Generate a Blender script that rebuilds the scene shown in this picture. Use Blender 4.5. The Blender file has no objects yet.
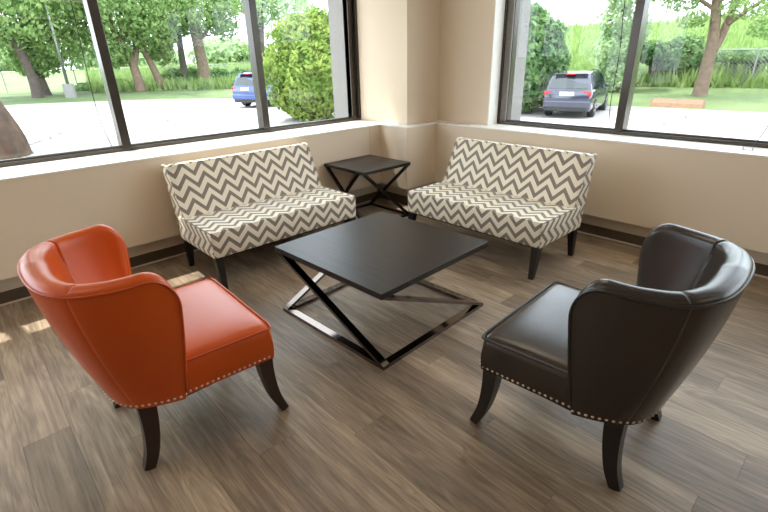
import bpy, bmesh, math, random
from mathutils import Vector, Matrix, noise
random.seed(7)
R = math.radians
scene = bpy.context.scene
col = scene.collection

# ------------------------------------------------------------------ camera
CAM = Vector((0, 0, 1.5))
F_PX = 456.026
yaw, pitch, roll = R(-47.347), R(-23.300), R(-1.447)
fw = Vector((math.cos(pitch)*math.sin(yaw), math.cos(pitch)*math.cos(yaw), math.sin(pitch)))
rt = Vector((math.cos(yaw), -math.sin(yaw), 0)); up = rt.cross(fw)
r2 = math.cos(roll)*rt + math.sin(roll)*up
u2 = -math.sin(roll)*rt + math.cos(roll)*up
cd = bpy.data.cameras.new('camera'); cam = bpy.data.objects.new('camera', cd); col.objects.link(cam)
m = Matrix((r2, u2, -fw)).transposed().to_4x4(); m.translation = CAM
cam.matrix_world = m
cd.sensor_width = 36; cd.lens = F_PX/768*36; cd.clip_end = 600; cd.clip_start = .05
scene.camera = cam

# ------------------------------------------------------------------ world, sun, exposure
w = bpy.data.worlds.new('world'); scene.world = w; w.use_nodes = True
wn = w.node_tree; bg = wn.nodes['Background']
bg.inputs[0].default_value = (0.82, 0.91, 1.0, 1); bg.inputs[1].default_value = 4.7
sd = bpy.data.lights.new('sun', 'SUN'); sun = bpy.data.objects.new('sun', sd); col.objects.link(sun)
sd.energy = 6.5; sd.angle = R(.6); sd.color = (1, .95, .86)
sun.rotation_euler = Vector((.43, .09, -1)).to_track_quat('-Z', 'Y').to_euler()
sun.location = (-10, -2, 20)
vs = scene.view_settings
vs.view_transform = 'Standard'; vs.look = 'None'; vs.gamma = 1; vs.use_curve_mapping = False
vs.exposure = 0.30
TROFFER = 3.6          # radiance of the ceiling light panels

# ------------------------------------------------------------------ materials
MATS = {}
def lin(c):
    return tuple((v/255/12.92 if v/255 <= .04045 else ((v/255+.055)/1.055)**2.4) for v in c)
def mat(name, color, rough=.6, metal=0, spec=.5, coat=0, bump=0, bscale=100, var=0, vscale=5):
    if name in MATS: return MATS[name]
    mt = bpy.data.materials.new(name); mt.use_nodes = True; nt = mt.node_tree
    b = nt.nodes['Principled BSDF']
    b.inputs['Base Color'].default_value = (*color, 1); b.inputs['Roughness'].default_value = rough
    b.inputs['Metallic'].default_value = metal; b.inputs['Specular IOR Level'].default_value = spec
    b.inputs['Coat Weight'].default_value = coat
    tc = None
    if bump or var:
        tc = nt.nodes.new('ShaderNodeTexCoord')
    if bump:
        n = nt.nodes.new('ShaderNodeTexNoise'); n.inputs['Scale'].default_value = bscale; n.inputs['Detail'].default_value = 3
        nt.links.new(tc.outputs['Object'], n.inputs['Vector'])
        bp = nt.nodes.new('ShaderNodeBump'); bp.inputs['Strength'].default_value = bump; bp.inputs['Distance'].default_value = .004
        nt.links.new(n.outputs['Fac'], bp.inputs['Height']); nt.links.new(bp.outputs['Normal'], b.inputs['Normal'])
    if var:
        n = nt.nodes.new('ShaderNodeTexNoise'); n.inputs['Scale'].default_value = vscale; n.inputs['Detail'].default_value = 5
        nt.links.new(tc.outputs['Object'], n.inputs['Vector'])
        cr = nt.nodes.new('ShaderNodeValToRGB')
        cr.color_ramp.elements[0].position = .3; cr.color_ramp.elements[1].position = .7
        cr.color_ramp.elements[0].color = (*[c*(1-var) for c in color], 1)
        cr.color_ramp.elements[1].color = (*[min(1, c*(1+var)) for c in color], 1)
        nt.links.new(n.outputs['Fac'], cr.inputs['Fac']); nt.links.new(cr.outputs['Color'], b.inputs['Base Color'])
    MATS[name] = mt
    return mt

def math_node(nt, op, a, b=None, c=None):
    n = nt.nodes.new('ShaderNodeMath'); n.operation = op
    for i, v in enumerate((a, b, c)):
        if v is None: continue
        if isinstance(v, (int, float)): n.inputs[i].default_value = v
        else: nt.links.new(v, n.inputs[i])
    return n.outputs[0]

def mk_plank():
    mt = bpy.data.materials.new('oak_plank'); mt.use_nodes = True; nt = mt.node_tree; L = nt.links.new
    b = nt.nodes['Principled BSDF']
    tc = nt.nodes.new('ShaderNodeTexCoord'); oi = nt.nodes.new('ShaderNodeObjectInfo')
    off = nt.nodes.new('ShaderNodeVectorMath'); off.operation = 'ADD'
    cmb = nt.nodes.new('ShaderNodeCombineXYZ')
    r1 = math_node(nt, 'MULTIPLY', oi.outputs['Random'], 57.0)
    L(r1, cmb.inputs[0]); L(r1, cmb.inputs[1]); L(r1, cmb.inputs[2])
    L(tc.outputs['Object'], off.inputs[0]); L(cmb.outputs[0], off.inputs[1])
    def nz(scale, sx, sy, detail=6, rough=.6, dist=0):
        mp = nt.nodes.new('ShaderNodeMapping'); mp.inputs['Scale'].default_value = (sx, sy, 1)
        L(off.outputs[0], mp.inputs['Vector'])
        n = nt.nodes.new('ShaderNodeTexNoise'); n.inputs['Scale'].default_value = scale; n.inputs['Detail'].default_value = detail
        n.inputs['Roughness'].default_value = rough; n.inputs['Distortion'].default_value = dist
        L(mp.outputs[0], n.inputs['Vector']); return n.outputs['Fac']
    grain = nz(9, .35, 7, 8, .7, .6); broad = nz(2.2, .6, 3.0, 3, .5, 1.0); knots = nz(5, .6, 2.2, 2, .5, 1.5)
    mix = math_node(nt, 'ADD', math_node(nt, 'MULTIPLY', grain, .55), math_node(nt, 'MULTIPLY', broad, .45))
    mix = math_node(nt, 'ADD', mix, math_node(nt, 'MULTIPLY', math_node(nt, 'SUBTRACT', oi.outputs['Random'], .5), .17))
    arch = nz(1.6, .55, 4.2, 2, .45, .5)          # cathedral figure: contour lines of a stretched noise
    ring = math_node(nt, 'SINE', math_node(nt, 'MULTIPLY', arch, 95.0))
    fade = math_node(nt, 'MULTIPLY', nz(2.6, .5, 2.5, 2, .5, 0), .055)
    mix = math_node(nt, 'ADD', mix, math_node(nt, 'MULTIPLY', ring, fade))
    cr = nt.nodes.new('ShaderNodeValToRGB'); e = cr.color_ramp.elements
    e[0].position = .30; e[0].color = (*lin((96, 83, 70)), 1)
    e[1].position = .72; e[1].color = (*lin((192, 171, 145)), 1)
    k = e.new(.5); k.color = (*lin((140, 122, 103)), 1)
    L(mix, cr.inputs['Fac'])
    kr = nt.nodes.new('ShaderNodeValToRGB'); kr.color_ramp.elements[0].position = .70; kr.color_ramp.elements[1].position = .80
    kr.color_ramp.elements[0].color = (1, 1, 1, 1); kr.color_ramp.elements[1].color = (.55, .5, .47, 1)
    L(knots, kr.inputs['Fac'])
    mul = nt.nodes.new('ShaderNodeMixRGB'); mul.blend_type = 'MULTIPLY'; mul.inputs[0].default_value = 1
    L(cr.outputs['Color'], mul.inputs[1]); L(kr.outputs['Color'], mul.inputs[2])
    L(mul.outputs[0], b.inputs['Base Color'])
    b.inputs['Roughness'].default_value = .42; b.inputs['Specular IOR Level'].default_value = .4
    bp = nt.nodes.new('ShaderNodeBump'); bp.inputs['Strength'].default_value = .15; bp.inputs['Distance'].default_value = .003
    L(grain, bp.inputs['Height']); L(bp.outputs['Normal'], b.inputs['Normal'])
    MATS['plank'] = mt

def mk_chevron():
    mt = bpy.data.materials.new('chevron_fabric'); mt.use_nodes = True; nt = mt.node_tree; L = nt.links.new
    b = nt.nodes['Principled BSDF']
    uv = nt.nodes.new('ShaderNodeUVMap'); uv.uv_map = 'UVMap'
    sp = nt.nodes.new('ShaderNodeSeparateXYZ'); L(uv.outputs[0], sp.inputs[0])
    P, Q, A = .150, .087, .080
    fr = math_node(nt, 'FRACT', math_node(nt, 'DIVIDE', sp.outputs[0], P))
    tri = math_node(nt, 'MULTIPLY', math_node(nt, 'ABSOLUTE', math_node(nt, 'SUBTRACT', fr, .5)), 2*A)
    st = math_node(nt, 'FRACT', math_node(nt, 'DIVIDE', math_node(nt, 'ADD', sp.outputs[1], tri), Q))
    edge = nt.nodes.new('ShaderNodeValToRGB'); edge.color_ramp.interpolation = 'LINEAR'
    el = edge.color_ramp.elements
    light = (*lin((238, 229, 211)), 1); dark = (*lin((132, 121, 110)), 1)
    el[0].position = 0; el[0].color = light; el[1].position = 1; el[1].color = light
    for p_, c_ in ((.02, dark), (.44, dark), (.46, light)):
        k = el.new(p_); k.color = c_
    L(st, edge.inputs['Fac']); L(edge.outputs['Color'], b.inputs['Base Color'])
    b.inputs['Roughness'].default_value = .6; b.inputs['Specular IOR Level'].default_value = .5
    b.inputs['Sheen Weight'].default_value = .25; b.inputs['Sheen Roughness'].default_value = .4
    tc = nt.nodes.new('ShaderNodeTexCoord'); n = nt.nodes.new('ShaderNodeTexNoise'); n.inputs['Scale'].default_value = 400
    L(tc.outputs['Object'], n.inputs['Vector'])
    bp = nt.nodes.new('ShaderNodeBump'); bp.inputs['Strength'].default_value = .2; bp.inputs['Distance'].default_value = .002
    L(n.outputs['Fac'], bp.inputs['Height']); L(bp.outputs['Normal'], b.inputs['Normal'])
    MATS['chevron'] = mt

def mk_veneer():
    mt = bpy.data.materials.new('espresso_veneer'); mt.use_nodes = True; nt = mt.node_tree; L = nt.links.new
    b = nt.nodes['Principled BSDF']
    tc = nt.nodes.new('ShaderNodeTexCoord'); mp = nt.nodes.new('ShaderNodeMapping'); mp.inputs['Scale'].default_value = (1.2, 40, 1)
    L(tc.outputs['Object'], mp.inputs['Vector'])
    n = nt.nodes.new('ShaderNodeTexNoise'); n.inputs['Scale'].default_value = 3; n.inputs['Detail'].default_value = 6
    L(mp.outputs[0], n.inputs['Vector'])
    cr = nt.nodes.new('ShaderNodeValToRGB'); e = cr.color_ramp.elements
    e[0].position = .3; e[0].color = (*lin((20, 16, 15)), 1); e[1].position = .75; e[1].color = (*lin((46, 40, 37)), 1)
    L(n.outputs['Fac'], cr.inputs['Fac']); L(cr.outputs['Color'], b.inputs['Base Color'])
    b.inputs['Roughness'].default_value = .38; b.inputs['Specular IOR Level'].default_value = .38
    bp = nt.nodes.new('ShaderNodeBump'); bp.inputs['Strength'].default_value = .12; bp.inputs['Distance'].default_value = .002
    L(n.outputs['Fac'], bp.inputs['Height']); L(bp.outputs['Normal'], b.inputs['Normal'])
    MATS['veneer'] = mt

def mk_glass():
    mt = bpy.data.materials.new('window_glass'); mt.use_nodes = True; nt = mt.node_tree; L = nt.links.new
    nt.nodes.remove(nt.nodes['Principled BSDF'])
    tr = nt.nodes.new('ShaderNodeBsdfTransparent'); tr.inputs[0].default_value = (.97, .98, .975, 1)
    gl = nt.nodes.new('ShaderNodeBsdfGlossy'); gl.inputs['Roughness'].default_value = 0.0
    lw = nt.nodes.new('ShaderNodeLayerWeight'); lw.inputs[0].default_value = .5
    fac = math_node(nt, 'ADD', math_node(nt, 'MULTIPLY', math_node(nt, 'POWER', lw.outputs['Facing'], 5.0), .9), .018)
    mx = nt.nodes.new('ShaderNodeMixShader')
    L(fac, mx.inputs[0]); L(tr.outputs[0], mx.inputs[1]); L(gl.outputs[0], mx.inputs[2])
    L(mx.outputs[0], nt.nodes['Material Output'].inputs[0])
    MATS['glass'] = mt

def mk_leaf(name, c1, c2, trans=.35):
    mt = bpy.data.materials.new(name); mt.use_nodes = True; nt = mt.node_tree; L = nt.links.new
    nt.nodes.remove(nt.nodes['Principled BSDF'])
    tc = nt.nodes.new('ShaderNodeTexCoord'); n = nt.nodes.new('ShaderNodeTexNoise'); n.inputs['Scale'].default_value = 1.7; n.inputs['Detail'].default_value = 6
    L(tc.outputs['Object'], n.inputs['Vector'])
    cr = nt.nodes.new('ShaderNodeValToRGB'); e = cr.color_ramp.elements
    e[0].position = .35; e[0].color = (*c1, 1); e[1].position = .65; e[1].color = (*c2, 1)
    L(n.outputs['Fac'], cr.inputs['Fac'])
    d = nt.nodes.new('ShaderNodeBsdfDiffuse'); t = nt.nodes.new('ShaderNodeBsdfTranslucent'); mx = nt.nodes.new('ShaderNodeMixShader')
    mx.inputs[0].default_value = trans
    L(cr.outputs['Color'], d.inputs[0]); L(cr.outputs['Color'], t.inputs[0])
    L(d.outputs[0], mx.inputs[1]); L(t.outputs[0], mx.inputs[2]); L(mx.outputs[0], nt.nodes['Material Output'].inputs[0])
    MATS[name] = mt

def mk_emit(name, c, s):
    mt = bpy.data.materials.new(name); mt.use_nodes = True; nt = mt.node_tree
    nt.nodes.remove(nt.nodes['Principled BSDF'])
    e = nt.nodes.new('ShaderNodeEmission'); e.inputs[0].default_value = (*c, 1); e.inputs[1].default_value = s
    nt.links.new(e.outputs[0], nt.nodes['Material Output'].inputs[0]); MATS[name] = mt

mk_plank(); mk_chevron(); mk_veneer(); mk_glass()
mk_emit('troffer_light', (1, .83, .62), TROFFER)
mat('wall_paint', lin((225, 208, 186)), .75, bump=.08, bscale=300)
mat('sill_white', lin((236, 232, 224)), .35)
mat('white_trim', lin((236, 234, 228)), .5)
mat('toe_panel', lin((196, 182, 164)), .7)
mat('baseboard', lin((74, 61, 49)), .5)
mat('ceiling_tile', lin((228, 224, 216)), .85)
mat('subfloor', lin((100, 88, 77)), .8)
mat('far_floor', lin((128, 113, 98)), .5, var=.2, vscale=3)
mat('bronze', lin((72, 66, 61)), .22, metal=.5)
mat('concrete', lin((136, 133, 130)), .9, bump=.8, bscale=90, var=.12, vscale=60)
mat('orange_leather', lin((200, 80, 12)), .31, bump=.12, bscale=260, var=.06, vscale=3)
mat('orange_piping', lin((190, 72, 16)), .36)
mat('brown_leather', lin((50, 43, 39)), .24, bump=.12, bscale=260, var=.06, vscale=3)
mat('brown_piping', lin((40, 35, 33)), .4)
mat('leg_espresso', lin((46, 30, 24)), .38)
mat('leg_black', lin((26, 22, 21)), .38)
mat('nail_steel', lin((226, 220, 212)), .3, metal=1)
mat('nail_brass', lin((220, 204, 180)), .3, metal=1)
mat('black_nickel', lin((118, 108, 102)), .10, metal=1)
mat('black_metal', lin((30, 27, 26)), .32, metal=.4)
mat('dark_under', lin((25, 22, 20)), .9)
mat('cord', lin((48, 44, 38)), .6)
mat('asphalt', lin((158, 155, 152)), .9, bump=.4, bscale=20, var=.10, vscale=.35)
mat('crack_filler', lin((88, 86, 85)), .9)
mat('curb', lin((190, 186, 180)), .9)
mat('mulch', lin((108, 84, 64)), .95, bump=1, bscale=30, var=.2, vscale=6)
mat('grass', lin((98, 122, 68)), .95, bump=1, bscale=3, var=.28, vscale=.5)
mat('lawn', lin((80, 98, 54)), .95, bump=1, bscale=6, var=.3, vscale=.45)  # darker green than the bank: tree canopy shade put into the colour
mat('bark', lin((112, 94, 80)), .95, bump=1, bscale=9, var=.25, vscale=5)
mat('bark_dark', lin((84, 74, 68)), .95, bump=1, bscale=9, var=.25, vscale=5)
mat('bark_near', lin((80, 63, 51)), .95, bump=1, bscale=7, var=.35, vscale=4)
mat('galvanised', lin((150, 150, 150)), .4, metal=.8)
mat('rubber', lin((38, 37, 37)), .8)
mat('alloy', lin((170, 172, 176)), .3, metal=.9)
mat('car_navy', lin((40, 44, 66)), .18, coat=1)
mat('car_blue', lin((38, 66, 130)), .18, coat=1)
mat('car_glass', lin((34, 42, 46)), .05, spec=.8)
mat('tail_red', lin((196, 30, 30)), .15)
mat('plate_white', lin((230, 232, 236)), .4)
mat('car_trim', lin((36, 36, 38)), .6)
mk_leaf('leaf_bright', lin((98, 128, 60)), lin((156, 174, 92)), .35)
mk_leaf('leaf_mid', lin((104, 138, 80)), lin((160, 182, 120)), .5)
mk_leaf('leaf_dark', lin((70, 104, 66)), lin((124, 152, 100)), .4)
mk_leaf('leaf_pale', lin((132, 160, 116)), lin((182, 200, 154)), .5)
mk_leaf('leaf_hedge', lin((92, 124, 80)), lin((136, 162, 112)), .4)
mk_leaf('grass_blade', lin((112, 138, 78)), lin((150, 170, 108)), .4)

# ------------------------------------------------------------------ mesh helpers
def tag(o, label=None, cat=None, group=None, kind=None):
    if label: o['label'] = label
    if cat: o['category'] = cat
    if group: o['group'] = group
    if kind: o['kind'] = kind
    return o
def mesh_from(bm, name, mt, smooth=False):
    me = bpy.data.meshes.new(name); bm.normal_update(); bm.to_mesh(me); bm.free()
    if mt: me.materials.append(MATS[mt])
    if smooth:
        for p in me.polygons: p.use_smooth = True
    return me
def link(name, me, parent=None, loc=None, rot=None):
    o = bpy.data.objects.new(name, me); col.objects.link(o)
    if parent: o.parent = parent
    if loc is not None: o.location = loc
    if rot is not None: o.rotation_euler = rot
    return o
def obj(name, bm, mt, parent=None, smooth=False, loc=None, rot=None):
    return link(name, mesh_from(bm, name, mt, smooth), parent, loc, rot)
def empty(name, loc=(0, 0, 0), rz=0):
    o = bpy.data.objects.new(name, None); col.objects.link(o); o.location = loc; o.rotation_euler = (0, 0, rz)
    o.empty_display_size = .1
    return o
def NB(): return bmesh.new()
def box(bm, lo, hi, bev=0, seg=2):
    t = bmesh.new()
    bmesh.ops.create_cube(t, size=1)
    for v in t.verts:
        v.co = Vector([lo[i]+(v.co[i]+.5)*(hi[i]-lo[i]) for i in range(3)])
    if bev: bmesh.ops.bevel(t, geom=t.edges[:], offset=bev, segments=seg, affect='EDGES', profile=.5)
    merge(bm, t)
    return bm
def merge(bm, t):
    mp = {}
    for v in t.verts: mp[v] = bm.verts.new(v.co)
    for f in t.faces:
        try: bm.faces.new([mp[v] for v in f.verts])
        except ValueError: pass
    t.free()
def bx(lo, hi, bev=0, seg=2): return box(NB(), lo, hi, bev, seg)
def sweep(bm, pts, rad, n=8, square=False, cap=True, upv=None, aspect=1.0, closed=False):
    pts = [Vector(p) for p in pts]; N = len(pts)
    rings = []; prev = None
    for i, p in enumerate(pts):
        if closed: d = pts[(i+1) % N]-pts[i-1]
        else: d = pts[min(i+1, N-1)]-pts[max(i-1, 0)]
        d.normalize()
        if prev is None:
            a = Vector(upv) if upv else (Vector((0, 0, 1)) if abs(d.z) < .9 else Vector((1, 0, 0)))
        else: a = prev
        x = a - d*a.dot(d)
        if x.length < 1e-5: x = d.orthogonal()
        x.normalize(); y = d.cross(x); prev = x
        r = rad(i/(N-1)) if callable(rad) else rad
        ring = []
        for k in range(4 if square else n):
            if square:
                sx, sy = ((1, 1), (-1, 1), (-1, -1), (1, -1))[k]; q = p + x*r*sx + y*r*aspect*sy
            else:
                an = 2*math.pi*k/n; q = p + x*r*math.cos(an) + y*r*aspect*math.sin(an)
            ring.append(bm.verts.new(q))
        rings.append(ring)
    m_ = len(rings[0])
    for i in range(N if closed else N-1):
        a, b = rings[i], rings[(i+1) % N]
        for k in range(m_): bm.faces.new((a[k], a[(k+1) % m_], b[(k+1) % m_], b[k]))
    if cap and not closed:
        bm.faces.new(rings[0][::-1]); bm.faces.new(rings[-1])
    return bm
def spline(pts, n):
    pts = [Vector(p) for p in pts]; out = []
    P = [pts[0]*2-pts[1]]+pts+[pts[-1]*2-pts[-2]]
    S = len(pts)-1
    for i in range(n):
        t = i/(n-1)*S; k = min(int(t), S-1); f = t-k
        a, b, c, d = P[k], P[k+1], P[k+2], P[k+3]
        out.append(.5*((2*b)+(c-a)*f+(2*a-5*b+4*c-d)*f*f+(3*b-a-3*c+d)*f**3))
    return out
def prism(bm, poly, axis, a, b):
    def co(p, v): return {'x': (v, p[0], p[1]), 'y': (p[0], v, p[1]), 'z': (p[0], p[1], v)}[axis]
    A = [bm.verts.new(co(p, a)) for p in poly]; B = [bm.verts.new(co(p, b)) for p in poly]
    n = len(poly)
    for i in range(n): bm.faces.new((A[i], A[(i+1) % n], B[(i+1) % n], B[i]))
    bm.faces.new(A[::-1]); bm.faces.new(B)
    bmesh.ops.recalc_face_normals(bm, faces=bm.faces[:])
    return bm
def autosmooth(o, ang=40):
    me = o.data
    for p in me.polygons: p.use_smooth = True
    me.set_sharp_from_angle(angle=R(ang))
    return o

# ================================================================== THE ROOM
XL, XG = -3.78, -4.24       # left knee-wall face, left window frame face
YR, YG = 3.92, 4.24         # right knee-wall face, right window frame face
ZS, ZH, ZC = .855, 2.60, 2.66
XE, YE = 8.6, -4.6          # far sides of the room (behind the camera)
COLX, COLY = -3.49, 3.60    # corner column faces above the ledge
LEDX, LEDY = -3.37, 3.47    # knee wall wrapped round the column

def struct(name, bm, mt, parent=None, smooth=False):
    o = obj(name, bm, mt, parent, smooth)
    if parent is None: o['kind'] = 'structure'
    return o

# floor: subfloor slab with single planks over the part in view
fl = struct('floor', bx((XL-.2, YE, -.12), (XE, 4.1, -.006)), 'subfloor')
PX0, PX1, PY0, PY1 = XL-.06, 1.3, -1.75, 4.0
PW, PL = .178, 1.22
cache = {}
def plank(x0, x1, y0, y1):
    key = (round(x1-x0, 3), round(y1-y0, 3))
    if key not in cache:
        l, wd = key; b = NB(); g = .0001; bv = .0004
        lo = (-l/2+g, -wd/2+g); hi = (l/2-g, wd/2-g)
        vb = [b.verts.new((x, y, -.006)) for x, y in ((lo[0], lo[1]), (hi[0], lo[1]), (hi[0], hi[1]), (lo[0], hi[1]))]
        vt = [b.verts.new((x, y, 0)) for x, y in ((lo[0]+bv, lo[1]+bv), (hi[0]-bv, lo[1]+bv), (hi[0]-bv, hi[1]-bv), (lo[0]+bv, hi[1]-bv))]
        b.faces.new(vt)
        for i in range(4): b.faces.new((vb[i], vb[(i+1) % 4], vt[(i+1) % 4], vt[i]))
        cache[key] = mesh_from(b, 'plank', 'plank')
    link('plank', cache[key], fl, ((x0+x1)/2, (y0+y1)/2, 0))
y = PY0; row = 0
while y < PY1-.01:
    y1 = min(y+PW, PY1); off = (row*.47+random.choice((0, .09, .2))) % PL
    x = PX0-off
    while x < PX1-.05:
        a, b_ = max(x, PX0), min(x+PL, PX1)
        if b_-a > .04: plank(a, b_, y, y1)
        x += PL
    y = y1; row += 1
obj('plank_field', bx((PX1+.001, YE, -.006), (XE, 4.1, 0)), 'far_floor', fl)
obj('plank_field', bx((PX0, YE, -.006), (PX1, PY0-.001, 0)), 'far_floor', fl)

struct('ceiling', bx((-4.36, YE, ZC), (XE, 4.36, ZC+.1)), 'ceiling_tile')
struct('wall_back', bx((XL, YE-.1, 0), (XE+.1, YE, ZC)), 'wall_paint')
struct('wall_far_side', bx((XE, YE, 0), (XE+.1, 4.0, ZC)), 'wall_paint')

# left wall: knee wall with recessed toe space
ZB = .20
wl = struct('wall_left', bx((-4.30, YE, ZB), (XL, LEDY, ZS-.012)), 'wall_paint')
obj('toe_panel', bx((-4.30, YE, .06), (XL-.07, LEDY, ZB)), 'toe_panel', wl)
obj('exterior_face', bx((-4.42, YE, -.8), (-4.30, COLY, ZS-.03)), 'concrete', wl)
obj('panel_joint', bx((XL-.002, 3.318, ZB), (XL+.0012, 3.324, ZS-.012)), 'toe_panel', wl)
struct('baseboard_left', bx((-4.30, YE, 0), (XL-.06, LEDY, .093), .004), 'baseboard')
struct('trim_1', bx((XL-.06, YE, 0), (XL-.05, LEDY-.06, .014), .003), 'toe_panel')
# right wall
wr = struct('wall_right', bx((LEDX, YR, ZB), (XE, 4.30, ZS-.012)), 'wall_paint')
obj('toe_panel', bx((LEDX, YR+.07, .06), (XE, 4.30, ZB)), 'toe_panel', wr)
obj('exterior_face', bx((-2.8, 4.30, -.8), (XE, 4.42, ZS-.03)), 'concrete', wr)
obj('upper_wall', bx((COLX, 4.10, ZS-.02), (-2.815, 4.40, ZC)), 'wall_paint', wr)
obj('window_reveal', bx((-2.815, 4.085, ZS-.02), (-2.805, 4.24, ZC)), 'white_trim', wr)
struct('baseboard_right', bx((LEDX, YR+.06, 0), (XE, 4.30, .093), .004), 'baseboard')
struct('trim_2', bx((LEDX+.06, YR+.05, 0), (XE, YR+.06, .014), .003), 'toe_panel')
# corner column
wc = struct('wall_corner', bx((-4.57, COLY, ZS-.02), (COLX, 4.52, ZC)), 'wall_paint')
b = NB(); prism(b, [(-4.2, LEDY), (LEDX, LEDY), (LEDX, 4.2), (-4.2, 4.2)], 'z', ZB, ZS-.012)
obj('column_skirt', b, 'wall_paint', wc)
b = NB(); prism(b, [(-4.2, LEDY+.07), (LEDX-.07, LEDY+.07), (LEDX-.07, 4.2), (-4.2, 4.2)], 'z', .06, ZB)
obj('toe_panel', b, 'toe_panel', wc)
b = NB(); prism(b, [(-4.30, LEDY-.003), (LEDX+.003, LEDY-.003), (LEDX+.003, 4.25), (-4.30, 4.25)], 'z', ZS-.012, ZS)
obj('ledge', b, 'sill_white', wc)
obj('exterior_pier', bx((-4.62, 3.50, -.8), (-4.28, 4.56, 3.2)), 'concrete', wc)
obj('exterior_pier', bx((-4.62, 4.26, -.8), (-2.72, 4.56, 3.2)), 'concrete', wc)
b = NB(); prism(b, [(-4.2, LEDY+.06), (LEDX-.06, LEDY+.06), (LEDX-.06, 4.2), (-4.2, 4.2)], 'z', 0, .093)
struct('baseboard_corner', b, 'baseboard')

# windows
def frame_piece(name, lo, hi, par): return obj(name, bx(lo, hi, .004), 'bronze', par)
# left window
w1 = empty('window_1', (XG, .5, ZS)); w1['kind'] = 'structure'
def W1(lo, hi): return ((lo[0]-XG, lo[1]-.5, lo[2]-ZS), (hi[0]-XG, hi[1]-.5, hi[2]-ZS))
LM = [-4.14, -2.84, -1.54, -.24, 1.058, 2.363]
obj('window_sill', bx(*W1((-4.30, YE, ZS-.012), (XL+.004, LEDY-.0035, ZS)), .001), 'sill_white', w1)
frame_piece('bottom_rail', *W1((-4.36, YE, ZS), (XG, COLY, ZS+.030)), w1)
frame_piece('head_rail', *W1((-4.36, YE, ZH-.06), (XG, COLY, ZH)), w1)
frame_piece('jamb', *W1((-4.36, 3.50, ZS+.03), (XG-.04, COLY+.01, ZH-.06)), w1)
frame_piece('jamb', *W1((XG-.04, COLY-.025, ZS+.03), (XG, COLY+.01, ZH-.06)), w1)
for yy in LM: frame_piece('mullion', *W1((-4.36, yy-.034, ZS+.03), (XG, yy+.034, ZH-.06)), w1)
ed = LM+[3.53]
for a, c in zip(ed[:-1], ed[1:]):
    obj('pane', bx(*W1((-4.315, a+.03, ZS+.02), (-4.311, c-.02, ZH-.05))), 'glass', w1)
    obj('glazing_bead', bx(*W1((-4.30, a+.034, ZS+.03), (-4.265, c-.034 if c < 3 else 3.5, ZS+.045)), .003), 'bronze', w1)
struct('wall_left_head', bx((-4.38, YE, ZH), (XL-.3, COLY, 3.1)), 'wall_paint')
# right window
w2 = empty('window_2', (-1, YG, ZS)); w2['kind'] = 'structure'
def W2(lo, hi): return ((lo[0]+1, lo[1]-YG, lo[2]-ZS), (hi[0]+1, hi[1]-YG, hi[2]-ZS))
RM = [-1.577, -.375, .825, 2.025]
obj('window_sill', bx(*W2((LEDX+.0035, YR-.004, ZS-.012), (XE, 4.30, ZS)), .001), 'sill_white', w2)
frame_piece('bottom_rail', *W2((-2.805, YG, ZS), (3.3, 4.36, ZS+.030)), w2)
frame_piece('head_rail', *W2((-2.805, YG, ZH-.06), (3.3, 4.36, ZH)), w2)
frame_piece('jamb', *W2((-2.815, YG, ZS+.03), (-2.785, YG+.04, ZH-.06)), w2)
frame_piece('jamb', *W2((-2.815, YG+.04, ZS+.03), (-2.715, 4.36, ZH-.06)), w2)
for xx in RM: frame_piece('mullion', *W2((xx-.034, YG, ZS+.03), (xx+.034, 4.36, ZH-.06)), w2)
ed = [-2.74]+RM+[3.2]
for a, c in zip(ed[:-1], ed[1:]):
    obj('pane', bx(*W2((a+.02, 4.311, ZS+.02), (c-.03, 4.315, ZH-.05))), 'glass', w2)
    obj('glazing_bead', bx(*W2((a+.034, 4.265, ZS+.03), (c-.034, 4.30, ZS+.045)), .003), 'bronze', w2)
struct('wall_right_head', bx((COLX, 4.1, ZH), (XE, 4.40, 3.1)), 'wall_paint')
struct('wall_right_end', bx((3.2, 4.1, ZS-.02), (XE, 4.40, ZH)), 'wall_paint')
# slots and a cord bracket on the sills
obj('sill_slot', bx(*W1((-4.00, 3.33, ZS-.001), (-3.93, 3.345, ZS+.0015))), 'dark_under', w1)
obj('sill_slot', bx(*W2((-3.30, 4.005, ZS-.001), (-2.98, 4.014, ZS+.0015))), 'dark_under', w2)
b = NB(); box(b, (-.03, -.012, 0), (.03, .012, .003)); box(b, (-.03, -.012, .003), (-.026, .012, .022)); box(b, (.026, -.012, .003), (.03, .012, .022))
tag(obj('cord_bracket', b, 'galvanised', loc=(-.62, 4.08, ZS)), 'small metal cord bracket on the white sill at far right', 'bracket')
# blind cords hanging from the window heads
def cord(pts, r_, label):
    b = NB(); sweep(b, spline(pts, 24), r_, 6)
    return tag(obj('blind_cord', b, 'cord', smooth=True), label, 'blind cord', 'blind cords')
cord([(-4.19, .905, ZH), (-4.19, .909, 1.94), (-4.195, .896, 1.37), (-4.20, .905, 1.1), (-4.205, .94, .90)], .003, 'thin dark blind cord hanging in front of the leftmost pane')
cord([(-1.69, 4.20, ZH), (-1.68, 4.2, 1.887), (-1.655, 4.2, 1.5), (-1.66, 4.2, 1.1), (-1.63, 4.2, .90)], .003, 'thin dark blind cord hanging beside the mullion near the parked navy car')
cord([(-.53, 4.20, ZH), (-.54, 4.2, 1.6), (-.55, 4.2, 1.1), (-.60, 4.12, .878)], .003, 'thin blind cord running down to the bracket on the sill')

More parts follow.
